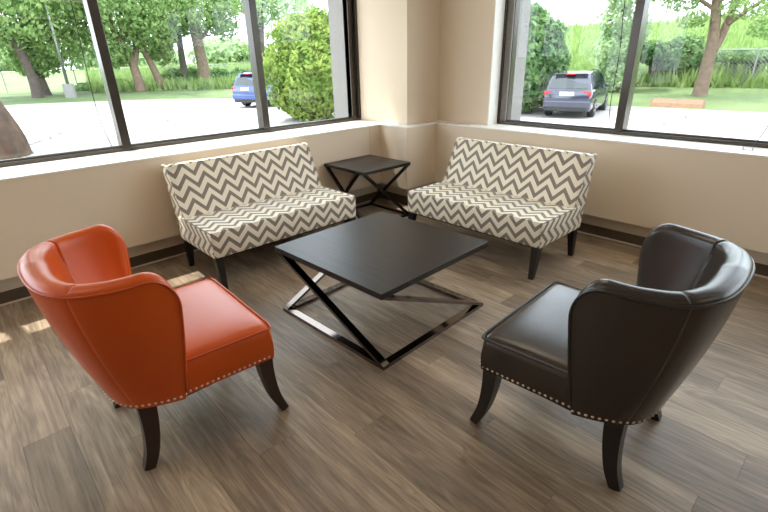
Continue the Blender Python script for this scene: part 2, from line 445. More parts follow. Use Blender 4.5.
# ceiling light panels of the room
for tx in (-1.6, 2.4, 6.4):
    for ty in (2.3, -.9, -3.4):
        t = empty('ceiling_light', (tx, ty, ZC-.02))
        b = NB(); sweep(b, [(-.31, -.61, .008), (.31, -.61, .008), (.31, .61, .008), (-.31, .61, .008)], .012, square=True, closed=True)
        obj('frame', b, 'white_trim', t)
        obj('diffuser', bx((-.30, -.60, .004), (.30, .60, .012)), 'troffer_light', t)
        tag(t, 'recessed rectangular ceiling light panel with warm white diffuser', 'ceiling light', 'ceiling light panels')

# ================================================================== FURNITURE
# ---- chevron settees
def uv_box(bm, kind):
    uvl = bm.loops.layers.uv.new('UVMap')
    for f in bm.faces:
        n = f.normal
        for lp in f.loops:
            c = lp.vert.co
            if abs(n.x) > max(abs(n.y), abs(n.z)): uv = (c.z*1.0+.02, c.y)
            elif abs(n.z) > abs(n.y): uv = (c.x, -c.y+.01)
            else: uv = (c.x, c.z)
            lp[uvl].uv = uv
def make_settee():
    root = empty('settee')
    HW = .652
    # seat
    b = NB(); box(b, (-HW, -.22, .235), (HW, .38, .432), .022, 4)
    for v in b.verts:      # slight crown
        if v.co.z > .42: v.co.z += .006*max(0, 1-(v.co.x/HW)**4)*max(0, 1-((v.co.y-.1)/.3)**4)
        if v.co.y > .3 and v.co.z < .26: v.co.y -= .004
    b.normal_update(); uv_box(b, 'seat'); s = autosmooth(obj('seat', b, 'chevron', root), 50)
    pp = NB()
    sweep(pp, [(-HW+.004, -.10, .428), (-HW+.004, .372, .428), (HW-.004, .372, .428), (HW-.004, -.10, .428)], .0045, 6)
    uv_box(pp, 'p'); obj('piping', pp, 'chevron', s)
    # back
    HW = .638
    prof = [(-.085, .40), (-.135, .50), (-.2, .64), (-.266, .783), (-.281, .800), (-.303, .806), (-.353, .802), (-.373, .794), (-.380, .778), (-.355, .64), (-.32, .45), (-.285, .235), (-.2, .235)]
    b = NB(); nx = 24
    rows = []
    for i in range(nx+1):
        x = -HW+2*HW*i/nx
        e_ = min(1, (HW-abs(x))/.02)
        ins = .014*(1-math.sqrt(max(0, 1-(1-e_)**2)))
        cx = sum(p[0] for p in prof)/len(prof); cz = sum(p[1] for p in prof)/len(prof)
        rows.append([b.verts.new((x, p[0]+(ins if p[0] < cx else -ins), p[1]+(-ins if p[1] > .78 else 0))) for p in prof])
    for a, c in zip(rows[:-1], rows[1:]):
        for k in range(len(prof)): b.faces.new((a[k], a[(k+1) % len(prof)], c[(k+1) % len(prof)], c[k]))
    b.faces.new(rows[0]); b.faces.new(rows[-1][::-1])
    bmesh.ops.recalc_face_normals(b, faces=b.faces[:]); b.normal_update(); uv_box(b, 'back')
    bk = autosmooth(obj('backrest', b, 'chevron', root), 35)
    for sx in (-1, 1):
        pp = NB(); sweep(pp, [(sx*(HW-.003), p[0], p[1]) for p in spline([(q[0], q[1], 0) for q in prof[:9]], 30)], .0045, 6)
        uv_box(pp, 'p'); obj('piping', pp, 'chevron', bk)
    pp = NB(); sweep(pp, [(-HW+.005, -.281, .800), (HW-.005, -.281, .800)], .0045, 6); uv_box(pp, 'p'); obj('piping', pp, 'chevron', bk)
    obj('base_rail', bx((-HW+.03, -.24, .222), (HW-.03, .345, .24)), 'dark_under', root)
    for sx in (-1, 1):
        b = NB(); sweep(b, [(sx*.612, .340, .24), (sx*.618, .388, .0)], lambda t: .029-.012*t, square=True, upv=(0, 1, 0)); obj('leg', b, 'leg_black', root)
        b = NB(); sweep(b, [(sx*.612, -.20, .24), (sx*.618, -.225, .0)], lambda t: .029-.012*t, square=True, upv=(0, 1, 0)); obj('leg', b, 'leg_black', root)
    return root
def copy_tree(o, parent=None):
    c = o.copy(); col.objects.link(c); c.parent = parent
    for ch in list(o.children): copy_tree(ch, c)
    return c
st = make_settee()
tag(st, 'armless chevron settee standing against the left window wall behind the orange chair', 'settee', 'chevron settees')
st2 = copy_tree(st)
st.location = (-3.335, 1.765, 0); st.rotation_euler = (0, 0, R(-90))
tag(st2, 'armless chevron settee under the right window, facing the black coffee table', 'settee', 'chevron settees')
st2.location = (-2.09, 3.20, 0); st2.rotation_euler = (0, 0, R(180))

# ---- Z-frame tables (corner order: left, near, right, far)
def z_table(name, cx, cy, rz, S, H_, top_t, tw, tt, mt_top, mt_leg, label):
    root = empty(name, (cx, cy, 0), R(rz)); tag(root, label, 'table')
    h = S/2
    obj('tabletop', bx((-h, -h, H_-top_t), (h, h, H_), .002), mt_top, root)
    i_ = h-.004
    c = [(-i_, -i_), (i_, -i_), (i_, i_), (-i_, i_)]
    for k in range(4):
        a, d = Vector(c[k]), Vector(c[(k+1) % 4])
        ax = (d-a).normalized(); inn = Vector((-ax.y, ax.x))
        # base bar with mitred ends
        a2, d2 = a+inn*tw+ax*tw, d+inn*tw-ax*tw
        b = NB(); prism(b, [tuple(a), tuple(d), tuple(d2), tuple(a2)], 'z', 0, tt)
        obj('base_bar', b, mt_leg, root)
        # diagonal: top of corner k -> base of corner k+1, a flat bar
        b = NB(); L_ = (d-a).length; zt = H_-top_t; th = tt*1.25
        prof = [(0, zt), (th*1.6, zt), (L_, tt), (L_-th*1.6, tt)]
        vs_ = []
        for off_ in (0, tw):
            vs_.append([b.verts.new((*(a+ax*p+inn*off_), z_)) for p, z_ in prof])
        for q in range(4): b.faces.new((vs_[0][q], vs_[0][(q+1) % 4], vs_[1][(q+1) % 4], vs_[1][q]))
        b.faces.new(vs_[0]); b.faces.new(vs_[1][::-1]); bmesh.ops.recalc_face_normals(b, faces=b.faces[:])
        obj('diagonal_leg', b, mt_leg, root)
    return root
z_table('coffee_table', -1.935, 1.763, 2.1, .938, .455, .034, .045, .022, 'veneer', 'black_nickel', 'low square black coffee table with polished diagonal metal base')
z_table('side_table', -3.455, 2.985, 0, .615, .555, .03, .030, .018, 'veneer', 'black_metal', 'small square black side table in the corner between the settees')

# ---- wing chairs
def make_chair(leather, piping, legm, nail):
    root = empty('accent_chair')
    TOP = [(0, -.462), (.12, -.455), (.222, -.428), (.305, -.368), (.352, -.275), (.374, -.165), (.372, -.055)]
    BOT = [(0, -.338), (.11, -.333), (.2, -.312), (.262, -.268), (.298, -.205), (.318, -.155), (.332, -.110)]
    def curve(pts, t):            # t 0..1
        P = [(-pts[1][0], pts[1][1])]+pts+[(2*pts[-1][0]-pts[-2][0], 2*pts[-1][1]-pts[-2][1])]
        S = len(pts)-1; q = min(max(t, 0), 1)*S; k = min(int(q), S-1); f = q-k
        o_ = []
        for j in range(2):
            a, b, c, d = P[k][j], P[k+1][j], P[k+2][j], P[k+3][j]
            o_.append(.5*((2*b)+(c-a)*f+(2*a-5*b+4*c-d)*f*f+(3*b-a-3*c+d)*f**3))
        return o_
    Z0 = .302
    def ztop(t):
        a = abs(t)
        z = .850-.014*math.sin(math.pi*min(a/.9, 1))-.010*min(max((a-.35)/.4, 0), 1)
        q = (1-a)/.17
        if q < 1: z = .70+(z-.70)*math.sqrt(max(0, 1-(1-q)**2))
        return z
    def outer(t, z):
        a = abs(t); s = 1 if t >= 0 else -1
        h = (z-Z0)/(.868-Z0); wv = 1-(1-min(max(h, 0), 1))**1.5
        p, q = curve(BOT, a), curve(TOP, a)
        return Vector((s*(p[0]+(q[0]-p[0])*wv), p[1]+(q[1]-p[1])*wv, z))
    def normal_in(t, z):
        e_ = .01; d = outer(min(t+e_, 1), z)-outer(max(t-e_, -1), z)
        n = Vector((-d.y, d.x, 0)); n.normalize(); return n
    TS = .5
    half = [0]
    t = 0
    while t < 1:
        near = abs(t-TS) < .05 or t > .8
        t += (.006 if abs(t-TS) < .04 else (.012 if t > .8 else .025)) if True else 0
        half.append(min(t, 1))
    half += [.992, .997, .9995]; half = sorted(set(round(q, 4) for q in half))
    ts = [-q for q in half[:0:-1]]+half
    # outer sheet
    b = NB(); NR = 22; grid = []
    for t in ts:
        zt = ztop(t); c = []
        for i in range(NR+1):
            z = Z0+(zt-Z0)*i/NR
            p = outer(t, z); n = normal_in(t, z)
            g = .0025*math.exp(-((abs(t)-TS+.02)/.008)**2)
            c.append(b.verts.new(p+n*g))
        grid.append(c)
    for a, c in zip(grid[:-1], grid[1:]):
        for i in range(NR): b.faces.new((a[i], c[i], c[i+1], a[i+1]))
    # inner sheet (shares the border verts)
    NI = 30; gi = []
    for j, t in enumerate(ts):
        zt = ztop(t); c = [grid[j][NR]]
        fr_ = (1-abs(t))*.62       # rough arc distance to the wing's front edge
        k2 = math.sqrt(max(0, 1-(1-min(fr_/.045, 1))**2))
        TW = (.085-.022*abs(t))*k2; HR = .026*k2
        for i in range(1, NI+1):
            if i <= 12:          # the padded roll over the rim
                th_ = math.pi*i/12*.97; zz = zt; dz = HR*math.sin(th_); T = TW*(1-math.cos(th_))/2
            else:
                f = (i-12)/(NI-12); zz = zt-(zt-.40)*f; dz = 0
                T = TW+(.060*(1-abs(t)**2))*k2*f
            hh = max(0, (zz-.40)/.45)
            tsg = TS-.16*(1-hh)
            gr = .011*math.exp(-((abs(t)-tsg)/.0085)**2)*min(1, i/4)*k2
            if i <= 12: dz -= gr*math.sin(th_); T -= gr*(1-math.cos(th_))/2
            else: T -= gr
            p = outer(t, zz)+normal_in(t, zz)*T
            p.z += dz
            c.append(b.verts.new(p))
        gi.append(c)
    for a, c in zip(gi[:-1], gi[1:]):
        for i in range(NI): b.faces.new((a[i], a[i+1], c[i+1], c[i]) if False else (a[i], c[i], c[i+1], a[i+1]))
    # close the wings' front edges
    bmesh.ops.recalc_face_normals(b, faces=b.faces[:])
    back = obj('backrest', b, leather, root, smooth=True)
    # piping along the rim and down the wing fronts
    pts = [outer(-1, Z0+(.70-Z0)*i/10) for i in range(1, 10)]+[outer(t, ztop(t)) for t in ts]+[outer(1, Z0+(.70-Z0)*i/10) for i in range(9, 0, -1)]
    pb = NB(); sweep(pb, pts, .0055, 6); obj('piping', pb, piping, back, smooth=True)
    # seat
    b = NB(); NU, NV = 28, 24
    def hw(y): return .323+(.335-.323)*(y+.12)/.405 if y > -.12 else .323-1.25*(-.12-y)
    ZT, ZB_, YF, YB = .467, .308, .285, -.26
    top = []
    for i in range(NV+1):
        r_ = []
        for j in range(NU+1):
            u, v = -1+2*j/NU, i/NV
            y = YB+(YF-YB)*v
            # round plan corners at the front
            x = u*hw(y); ex = abs(u)
            yy = y-.022*max(0, (ex-.75)/.25)**3*max(0, (v-.5)*2)**3
            dd = min((1-ex)*hw(y), (1-v)*(YF-YB))
            z = ZT-.012*(1-min(dd/.02, 1))**2+.018*(1-ex**4)*(1-max(0, (2*v-1))**4)
            r_.append(b.verts.new((x, yy, z)))
        top.append(r_)
    for i in range(NV):
        for j in range(NU): b.faces.new((top[i][j], top[i][j+1], top[i+1][j+1], top[i+1][j]))
    # apron round sides and front
    rim = [top[i][0] for i in range(NV+1)]+[top[NV][j] for j in range(1, NU+1)]+[top[i][NU] for i in range(NV-1, -1, -1)]
    prev = rim
    for k in range(1, 5):
        f = k/4; bow = .006*math.sin(math.pi*f)
        cur = []
        for v0 in rim:
            c = v0.co; nx_ = 1 if abs(c.x) > hw(c.y)-.003 and c.y > -.12 else 0
            ny_ = 1 if c.y > YF-.03 else 0
            cur.append(b.verts.new((c.x*(1-.010*f)+math.copysign(bow, c.x)*nx_, c.y+bow*ny_+.010*f*ny_, c.z+(ZB_-c.z)*f)))
        for q in range(len(rim)-1): b.faces.new((prev[q], prev[q+1], cur[q+1], cur[q]))
        prev = cur
    bmesh.ops.recalc_face_normals(b, faces=b.faces[:])
    seat = autosmooth(obj('seat', b, leather, root), 55)
    pb = NB(); sweep(pb, [v + Vector((0, 0, .002)) for v in [Vector(p) for p in seat_rim(hw, YB, YF, ZT)]], .005, 6)
    obj('piping', pb, piping, seat, smooth=True)
    # underside
    b = NB(); pl = [outer(t, Z0) for t in ts[::4]]
    poly = [(p.x*.96, p.y*.97) for p in pl]+[(.31, YF-.02), (-.31, YF-.02)]
    prism(b, poly, 'z', .302, .312); obj('seat_bottom', b, 'dark_under', root)
    # nailheads along the lower edge
    b = NB()
    path = [outer(t, Z0+.016) for t in ts if abs(t) < .995]
    sd_ = [Vector((hw(y_)*.9905+.0015, y_, .322)) for y_ in (-.10, 0, .1, .2, .262)]+[Vector((.322, YF-.004, .322)), Vector((.30, YF+.010, .322))]
    path = [Vector((-v.x, v.y, v.z)) for v in sd_[::-1]]+path+sd_+[Vector((-.30, YF+.010, .322))]
    acc = 0
    for a, c in zip(path[:-1], path[1:]):
        L_ = (c-a).length; d_ = (c-a)/L_ if L_ else Vector((1, 0, 0))
        while acc < L_:
            p = a+d_*acc; n = Vector((d_.y, -d_.x, 0)); n.normalize()
            if n.dot(Vector((p.x, p.y-.0, 0))) < 0: n = -n
            s1 = d_*.0058; s2 = Vector((0, 0, .0058)); p = p+n*.0005
            vv = [b.verts.new(p+s1), b.verts.new(p+(s1+s2)*.7), b.verts.new(p+s2), b.verts.new(p+(s2-s1)*.7), b.verts.new(p-s1), b.verts.new(p-(s1+s2)*.7), b.verts.new(p-s2), b.verts.new(p+(s1-s2)*.7)]
            tp = b.verts.new(p+n*.0055)
            for k in range(8): b.faces.new((vv[k], vv[(k+1) % 8], tp))
            acc += .0225
        acc -= L_
    bmesh.ops.recalc_face_normals(b, faces=b.faces[:])
    o = obj('nailhead_trim', b, nail, root, smooth=True); o['kind'] = 'stuff'; o['label'] = 'row of small shiny nailheads'
    # legs
    for sx in (-1, 1):
        b = NB(); pts = spline([(sx*.288, .238, .33), (sx*.292, .243, .22), (sx*.299, .262, .10), (sx*.312, .298, 0)], 12)
        for p in pts[-1:]: p.z = 0
        sweep(b, pts, lambda t: .033-.016*t, square=True, upv=(0, 1, 0)); obj('leg', b, legm, root)
        b = NB(); pts = spline([(sx*.230, -.235, .33), (sx*.234, -.240, .2), (sx*.239, -.258, .08), (sx*.246, -.288, 0)], 12)
        sweep(b, pts, lambda t: .034-.014*t, square=True, upv=(0, 1, 0)); obj('leg', b, legm, root)
    return root
def seat_rim(hw, YB, YF, ZT):
    o_ = []
    for i in range(13):
        y = -.10+(YF-.02+.10)*i/12; o_.append((-hw(y), y, ZT-.010))
    o_ += [(-.329, YF-.006, ZT-.01)]
    for j in range(1, 20): o_.append((-.32+.64*j/20, YF+.001, ZT-.010))
    o_ += [(.329, YF-.006, ZT-.01)]
    for i in range(12, -1, -1):
        y = -.10+(YF-.02+.10)*i/12; o_.append((hw(y), y, ZT-.010))
    return o_
c1 = make_chair('orange_leather', 'orange_piping', 'leg_espresso', 'nail_steel')
c1.location = (-1.906, .508, 0); c1.rotation_euler = (0, 0, R(87.87-90))
tag(c1, 'orange leather wing chair with nailhead trim and dark legs', 'chair', 'leather accent chairs')
c2 = make_chair('brown_leather', 'brown_piping', 'leg_black', 'nail_brass')
c2.location = (-.622, 1.687, 0); c2.rotation_euler = (0, 0, R(-177.17-90))
tag(c2, 'dark brown leather wing chair with nailhead trim and black legs', 'chair', 'leather accent chairs')

# ================================================================== OUTDOORS
ZG = -.60
def pix(px, py, dist):
    """world point at a horizontal distance along the sight line of a photo pixel (used to survey the site)"""
    d = fw + r2*((px-384)/F_PX) - u2*((py-256)/F_PX)
    return CAM + d*(dist/math.hypot(d.x, d.y))
def gpix(px, py, z=ZG):
    d = fw + r2*((px-384)/F_PX) - u2*((py-256)/F_PX)
    return CAM + d*((z-CAM.z)/d.z)

# parking lot
b = NB(); vsx = [b.verts.new(p) for p in ((-60, -60, ZG), (60, -60, ZG), (60, 40, ZG), (-60, 40, ZG))]
b.faces.new(vsx); gl = obj('ground', b, 'asphalt'); gl['kind'] = 'structure'
BND = [(-30, -60), (-36, -25), (-37.6, -8), (-37.4, 3.4), (-34.5, 8.5), (-31, 12.4), (-26.5, 14.6), (-20.5, 15.6), (-15, 16.8), (-11, 18.6), (-9, 20.8), (-5.7, 21.3), (-3.0, 21.5), (6, 21.9), (30, 23), (60, 25)]
bnd = [Vector((p[0], p[1], 0)) for p in spline([(q[0]*.95, q[1]*.95, 0) for q in BND], 121)]
def hill_top(p):        # height the ground reaches 55 m beyond the lot
    az = math.degrees(math.atan2(p.y, -p.x))     # 0 = left (-x), 90 = right (+y)
    k = min(max((az-25)/40, 0), 1); k = k*k*(3-2*k)
    return .9+3.9*k
b = NB(); steps = [0, .6, 2, 4, 6, 8, 11, 15, 20, 26, 34, 44, 55, 75]
rows = []
for p in bnd:
    d = p.normalized(); ht = hill_top(p); r_ = []
    for s in steps:
        q = p+d*s
        z = ZG+.12+.04*min(s, 6)
        if s > 6: z += (ht-ZG)*(min((s-6)/49, 1))**.9
        z += .12*noise.noise((q.x*.15, q.y*.15, 0))*min(s/4, 1)
        r_.append(b.verts.new((q.x, q.y, z)))
    rows.append(r_)
for a, c in zip(rows[:-1], rows[1:]):
    for i in range(len(steps)-1): b.faces.new((a[i], c[i], c[i+1], a[i+1]))
bmesh.ops.recalc_face_normals(b, faces=b.faces[:])
g2 = obj('grass_bank', b, 'grass', smooth=True); g2.data.materials.append(MATS['lawn'])
for k, pf in enumerate(g2.data.polygons): pf.material_index = 1 if k % (len(steps)-1) < 5 else 0  # strip nearest the lot takes the darker green with canopy shade painted in
tag(g2, 'long green grass rising behind the parking lot', 'grass', kind='stuff')
def hz(p):
    # height of the grass bank at p (x,y)
    q = Vector((p[0], p[1], 0)); d = q.normalized()
    best = min(bnd, key=lambda v: (v.normalized()-d).length)
    s = q.length-best.length; z = ZG+.12+.04*min(max(s, 0), 6)
    if s > 6: z += (hill_top(best)-ZG)*(min((s-6)/49, 1))**.9
    return z if s > 0 else ZG
b = NB(); sweep(b, [(p.x, p.y, ZG+.05) for p in bnd], .09, square=True); k_ = obj('curb', b, 'curb'); k_['kind'] = 'structure'

# tall grass blades standing on the bank
b = NB(); rg = random.Random(3)
for _ in range(26000):
    i = rg.randrange(30, 105); p = bnd[i].lerp(bnd[i+1], rg.random()); d = p.normalized(); s = 7+48*rg.random()**1.5
    q = p+d*s; z = hz(q)-.05; h = rg.uniform(.35, .95); wv = rg.uniform(.06, .14); an = rg.uniform(0, 6.28)
    a = Vector((math.cos(an)*wv, math.sin(an)*wv, 0)); tp = Vector((rg.uniform(-.25, .25), rg.uniform(-.25, .25), h))
    o_ = Vector((q.x, q.y, z))
    b.faces.new((b.verts.new(o_-a), b.verts.new(o_+a), b.verts.new(o_+tp)))
o = obj('tall_grass', b, 'grass_blade', g2); o['kind'] = 'stuff'; o['label'] = 'tall pale green meadow grass'

# foliage helpers
def leaves(bm, c, rad, n, size, rg, shell=.45, flat=1.0):
    c = Vector(c)
    for _ in range(n):
        v = Vector((rg.gauss(0, 1), rg.gauss(0, 1), rg.gauss(0, 1))); v.normalize()
        rr = shell+(1-shell)*rg.random()**.6
        lump = 1+.22*noise.noise(v*2.3+c*.37)+.1*noise.noise(v*6+c)
        p = c+Vector((v.x*rad[0], v.y*rad[1], v.z*rad[2]*flat))*rr*lump
        nn = (v+Vector((rg.gauss(0, .6), rg.gauss(0, .6), rg.gauss(0, .6)))).normalized()
        a = nn.orthogonal().normalized(); an = rg.uniform(0, 6.28); a.rotate(Matrix.Rotation(an, 3, nn)); d = nn.cross(a)
        s = size*rg.uniform(.6, 1.3)
        v1, v2, v3, v4 = p-a*s, p+d*s*.55+nn*s*.15, p+a*s, p-d*s*.55+nn*s*.15
        bm.faces.new([bm.verts.new(q) for q in (v1, v2, v3, v4)])
def trunk(pts, r0, r1, n=10, flare=0):
    b = NB(); P = spline(pts, 18)
    sweep(b, P, lambda t: r0+(r1-r0)*t+flare*math.exp(-t*9), n)
    return b
TG = 'trees beyond the parking lot'
def tree(base, trunks, clumps, leaf, bark, label, seed, name='tree', n=3600, size=.17, group=TG):
    """base world point; trunks: lists of (dx,dy,dz,r0,r1) polylines in world offsets; clumps: (offset, radii)"""
    rg = random.Random(seed)
    t = empty(name, base); tag(t, label, 'tree', group)
    first = True
    for pts, r0, r1 in trunks:
        o = obj('trunk' if first else 'branch', trunk(pts, r0, r1, flare=r0*.28 if first else 0), bark, t, smooth=True); first = False
    b = NB()
    for off, rad, k in clumps: leaves(b, off, rad, int(n*k*.62), size, rg)
    o = obj('foliage', b, leaf, t); o['kind'] = 'stuff'
    return t
def ptree(bpx, dist, trunks, clumps, leaf, bark, label, seed, n=3200, size=.16, group=TG, name='tree'):
    """survey a tree from the photo: base pixel, trunk pixel polylines, clump pixels (with depth offset)"""
    B = pix(bpx[0], bpx[1], dist); view = Vector((B.x, B.y, 0)).normalized()
    B.z = hz(B)-.05
    sc = dist/F_PX*1.03
    T = []
    for pl, r0, r1, dep in trunks:
        T.append(([(pix(*q, dist)+view*dep*(i/(max(len(pl)-1, 1))))-B for i, q in enumerate(pl)], r0*sc, r1*sc))
    T[0][0][0] = Vector((0, 0, -.1))
    C_ = []
    for (cx, cy), (rx, rz), dep, k in clumps:
        p = pix(cx, cy, dist)+view*dep-B
        C_.append((p, (rx*sc, rx*sc, rz*sc), k))
    return tree(B, T, C_, leaf, bark, label, seed, name, n, size, group)

# left window: trees along the far side of the lot
D = 39
ptree((40, 103), 39.5, [([(40, 103), (33, 80), (22, 55), (8, 38), (-8, 22)], 3.5, 2.0, 0), ([(26, 62), (20, 40), (24, 15), (20, -15)], 2.6, 1.2, 1.5)],
      [((5, 10), (36, 26), 0, 1.2), ((40, -5), (34, 24), 1.5, 1.2), ((-22, 30), (26, 22), 1, .7), ((10, -40), (48, 30), 0, 1)], 'leaf_mid', 'bark_dark', 'leaning dark-trunked tree nearest the left edge beyond the lot', 11)
ptree((49, 103), 41, [([(49, 103), (42, 82), (33, 60), (28, 35), (32, 8)], 3.2, 1.6, 0), ([(36, 66), (48, 44), (56, 25)], 1.8, .8, 1)],
      [((48, 40), (24, 20), 0, .9), ((66, 18), (30, 26), 2, 1.1), ((34, 62), (16, 11), 0, .5), ((70, -20), (44, 30), 1, 1)], 'leaf_mid', 'bark_dark', 'slim leaning tree beside the lamp post', 12)
ptree((143, 98), 40, [([(143, 98), (137, 76), (130, 58), (116, 34), (103, 8)], 3.8, 1.9, 0), ([(134, 68), (136, 44), (130, 15), (128, -15)], 2.6, 1.4, 1.2)],
      [((108, 20), (30, 24), 1, 1.2), ((136, 8), (34, 26), 0, 1.2), ((112, 52), (15, 12), 0, .5), ((120, -25), (46, 26), 0, 1)], 'leaf_mid', 'bark', 'forked brown tree just right of the slim window mullion', 13)
ptree((164, 97), 40.5, [([(164, 97), (157, 76), (148, 58), (138, 40), (128, 15)], 3.1, 1.7, 0)],
      [((150, 32), (20, 18), 0, .8), ((162, 50), (10, 12), .5, .4), ((160, 8), (26, 20), 1, .9)], 'leaf_mid', 'bark', 'single tree leaning left behind the settee, next to the forked tree', 14)
ptree((187, 94), 43, [([(187, 94), (184, 70), (180, 45), (177, 22), (172, -15)], 3.0, 2.0, 0)],
      [((178, 12), (18, 16), 0, .7), ((170, 32), (10, 9), 1, .3)], 'leaf_dark', 'bark_dark', 'straight slender dark trunk tree in front of the hedge', 15)
ptree((207, 94), 42, [([(207, 94), (203, 66), (197, 40), (191, 15), (184, -20)], 4.6, 3.8, 0), ([(198, 42), (212, 24), (222, 8)], 1.6, .8, 0)],
      [((196, 16), (26, 16), 0, .9), ((222, 18), (14, 18), 0, .6), ((215, -12), (34, 20), 1, .9)], 'leaf_mid', 'bark', 'thick reddish-brown trunk tree rising above the clipped hedge', 16)
ptree((262, 96), 46, [([(262, 96), (262, 60), (261, 20), (260, -20)], 2.6, 2.2, 0)],
      [((262, 10), (16, 14), 0, .5), ((290, 4), (26, 14), 1, .9), ((240, -2), (24, 12), 1, .8)], 'leaf_pale', 'bark_dark', 'tall thin tree beside the large yellow-green shrub', 17)
# right window
ptree((697, 105), 25.3, [([(697, 105), (702, 85), (708, 62), (713, 40), (716, 12), (719, -20)], 5.0, 3.0, 0), ([(712, 52), (722, 35), (732, 10), (740, -18)], 3.2, 2.2, .8), ([(728, 24), (745, 12), (764, 0), (790, -14)], 1.6, .9, .5), ([(715, 10), (700, 0), (686, -8)], 1.6, .9, -.5)],
      [((690, -12), (30, 9), 0, .5), ((694, 20), (12, 6), -.6, .14), ((752, 6), (20, 9), 0, .3), ((650, -12), (30, 10), 0, .5), ((735, -22), (44, 12), 0, .9), ((768, 28), (12, 7), .5, .12), ((684, 4), (14, 6), 0, .15)], 'leaf_mid', 'bark', 'forked grey-brown tree growing on the lawn in the right window', 18, size=.09, n=3000)
ptree((618, 103), 27, [([(618, 103), (617, 80), (620, 50), (622, 20), (624, -15)], 1.6, .7, 0)],
      [((618, 20), (14, 14), 0, .6), ((614, 48), (17, 14), 0, .7), ((620, 74), (15, 14), 0, .6), ((608, 66), (10, 10), 0, .3), ((624, -6), (13, 14), 0, .5), ((640, 30), (8, 14), .5, .3)], 'leaf_pale', 'bark', 'feathery pale green young tree behind the parked navy car', 19, size=.10, n=3000)

# big tree trunk close to the left window
B = gpix(-5, 157); b = NB()
pts = [(0, 0, -.1), (-.02, -.06, .5), (-.08, -.33, 1.4), (-.13, -.66, 2.4), (-.2, -.95, 3.6), (-.3, -1.3, 5)]
tb = empty('large_tree', B)
tag(tb, 'massive rough-barked tree trunk at the left edge of the lot', 'tree')
P = spline(pts, 90); bm_ = NB(); sweep(bm_, P, lambda t: .82-.20*t, 110)
for v in bm_.verts:
    an = math.atan2(v.co.y, v.co.x); k = 1+.035*math.sin(an*15+2.2*noise.noise((an*1.5, v.co.z*1.1, 0)))+.05*noise.noise((v.co.x*7, v.co.y*7, v.co.z*1.6))+.03*noise.noise((v.co.x*16, v.co.y*16, v.co.z*4))
    v.co.x *= k; v.co.y *= k
obj('trunk', bm_, 'bark_near', tb, smooth=True)
b = NB(); rg = random.Random(5)
leaves(b, (-.2, -2.4, 7.6), (3.2, 3.2, 1.6), 3000, .16, rg); leaves(b, (-3.0, -.6, 8.0), (3.6, 3.6, 1.7), 6000, .16, rg); leaves(b, (1.2, 1.2, 8.6), (3.0, 3.0, 1.5), 3500, .16, rg); o = obj('foliage', b, 'leaf_mid', tb); o['kind'] = 'stuff'  # crown out of view; clumps added overhead to shade the trunk from the sun
sweep_b = NB(); sweep(sweep_b, spline([(-.3, -1.25, 4.8), (-.3, -1.7, 6), (-.2, -2.3, 7.2)], 8), lambda t: .48-.3*t, 12); obj('branch', sweep_b, 'bark', tb, smooth=True)

# shrubs and hedges
def shrub(px, py, dist, clumps, leaf, label, seed, size, n, name='shrub', group=None, cat='shrub', onlot=False):
    B = pix(px, py, dist); view = Vector((B.x, B.y, 0)).normalized(); B.z = ZG if onlot else hz(B)
    sc = dist/F_PX*1.03; rg = random.Random(seed)
    t = empty(name, B); tag(t, label, cat, group)
    b = NB(); c0 = None
    for (cx, cy), (rx, rz), dep, k in clumps:
        p = pix(cx, cy, dist)+view*dep-B; c0 = c0 or p
        leaves(b, p, (rx*sc, rx*sc, rz*sc), int(n*k), size, rg, .7)
    o = obj('foliage', b, leaf, t); o['kind'] = 'stuff'
    # dense twiggy core so that the crown is not see-through
    b = NB()
    for (cx, cy), (rx, rz), dep, k in clumps:
        p = pix(cx, cy, dist)+view*dep-B
        tmp = bmesh.new(); bmesh.ops.create_icosphere(tmp, subdivisions=2, radius=1)
        for v in tmp.verts: v.co = Vector((v.co.x*rx*sc*.72, v.co.y*rx*sc*.72, v.co.z*rz*sc*.72))+p
        merge(b, tmp)
    obj('inner_foliage', b, leaf, t, smooth=True)
    b = NB()
    for k in range(5):
        a = k*1.26; sweep(b, [(.12*math.cos(a), .12*math.sin(a), -.05), (.3*math.cos(a), .3*math.sin(a), c0.z)], .05, 6)
    obj('stem', b, 'bark_dark', t)
    return t
shrub(312, 118, 19, [((312, 70), (42, 44), 0, 1), ((318, 46), (32, 28), .1, .5), ((310, 96), (32, 18), 0, .5)], 'leaf_bright', 'huge round yellow-green shrub filling the left window beside the pier', 21, .11, 6500, onlot=True)
shrub(528, 108, 20, [((524, 60), (34, 38), 0, 1), ((520, 40), (26, 26), 0, .5), ((530, 84), (28, 20), 0, .6)], 'leaf_dark', 'dense dark green shrub at the left of the navy car', 22, .14, 5200)
for i, (cx, lb) in enumerate(((176, 'first clipped hedge section from the left behind the tree trunks'), (198, 'second clipped hedge section behind the thick brown trunk'), (220, 'third clipped hedge section, left of the blue car'), (242, 'fourth clipped hedge section, directly behind the blue car'))):
    shrub(cx, 97, 43.5, [((cx, 84), (13, 11), 0, 1), ((cx, 80), (13, 9), .5, .6)], 'leaf_hedge', lb, 30+i, .16, 1600, 'hedge_section', 'hedge along the far fence', 'hedge')
shrub(88, 100, 44, [((90, 93), (14, 7), 0, 1)], 'leaf_hedge', 'low dark bush right of the lamp post base', 41, .2, 1300, group='wild bushes')
shrub(148, 96, 46, [((151, 91), (10, 7), 0, 1)], 'leaf_hedge', 'low bush between the two leaning tree trunks', 42, .2, 1100, group='wild bushes')
shrub(122, 98, 44, [((124, 90), (9, 8), 0, 1)], 'leaf_mid', 'small bush in the gap right of the slim mullion', 43, .2, 900, group='wild bushes')
shrub(652, 78, 29, [((652, 52), (13, 8), 0, 1)], 'leaf_dark', 'dark round bush at the fence beside the right mullion', 44, .12, 1300, group='bushes at the fence')
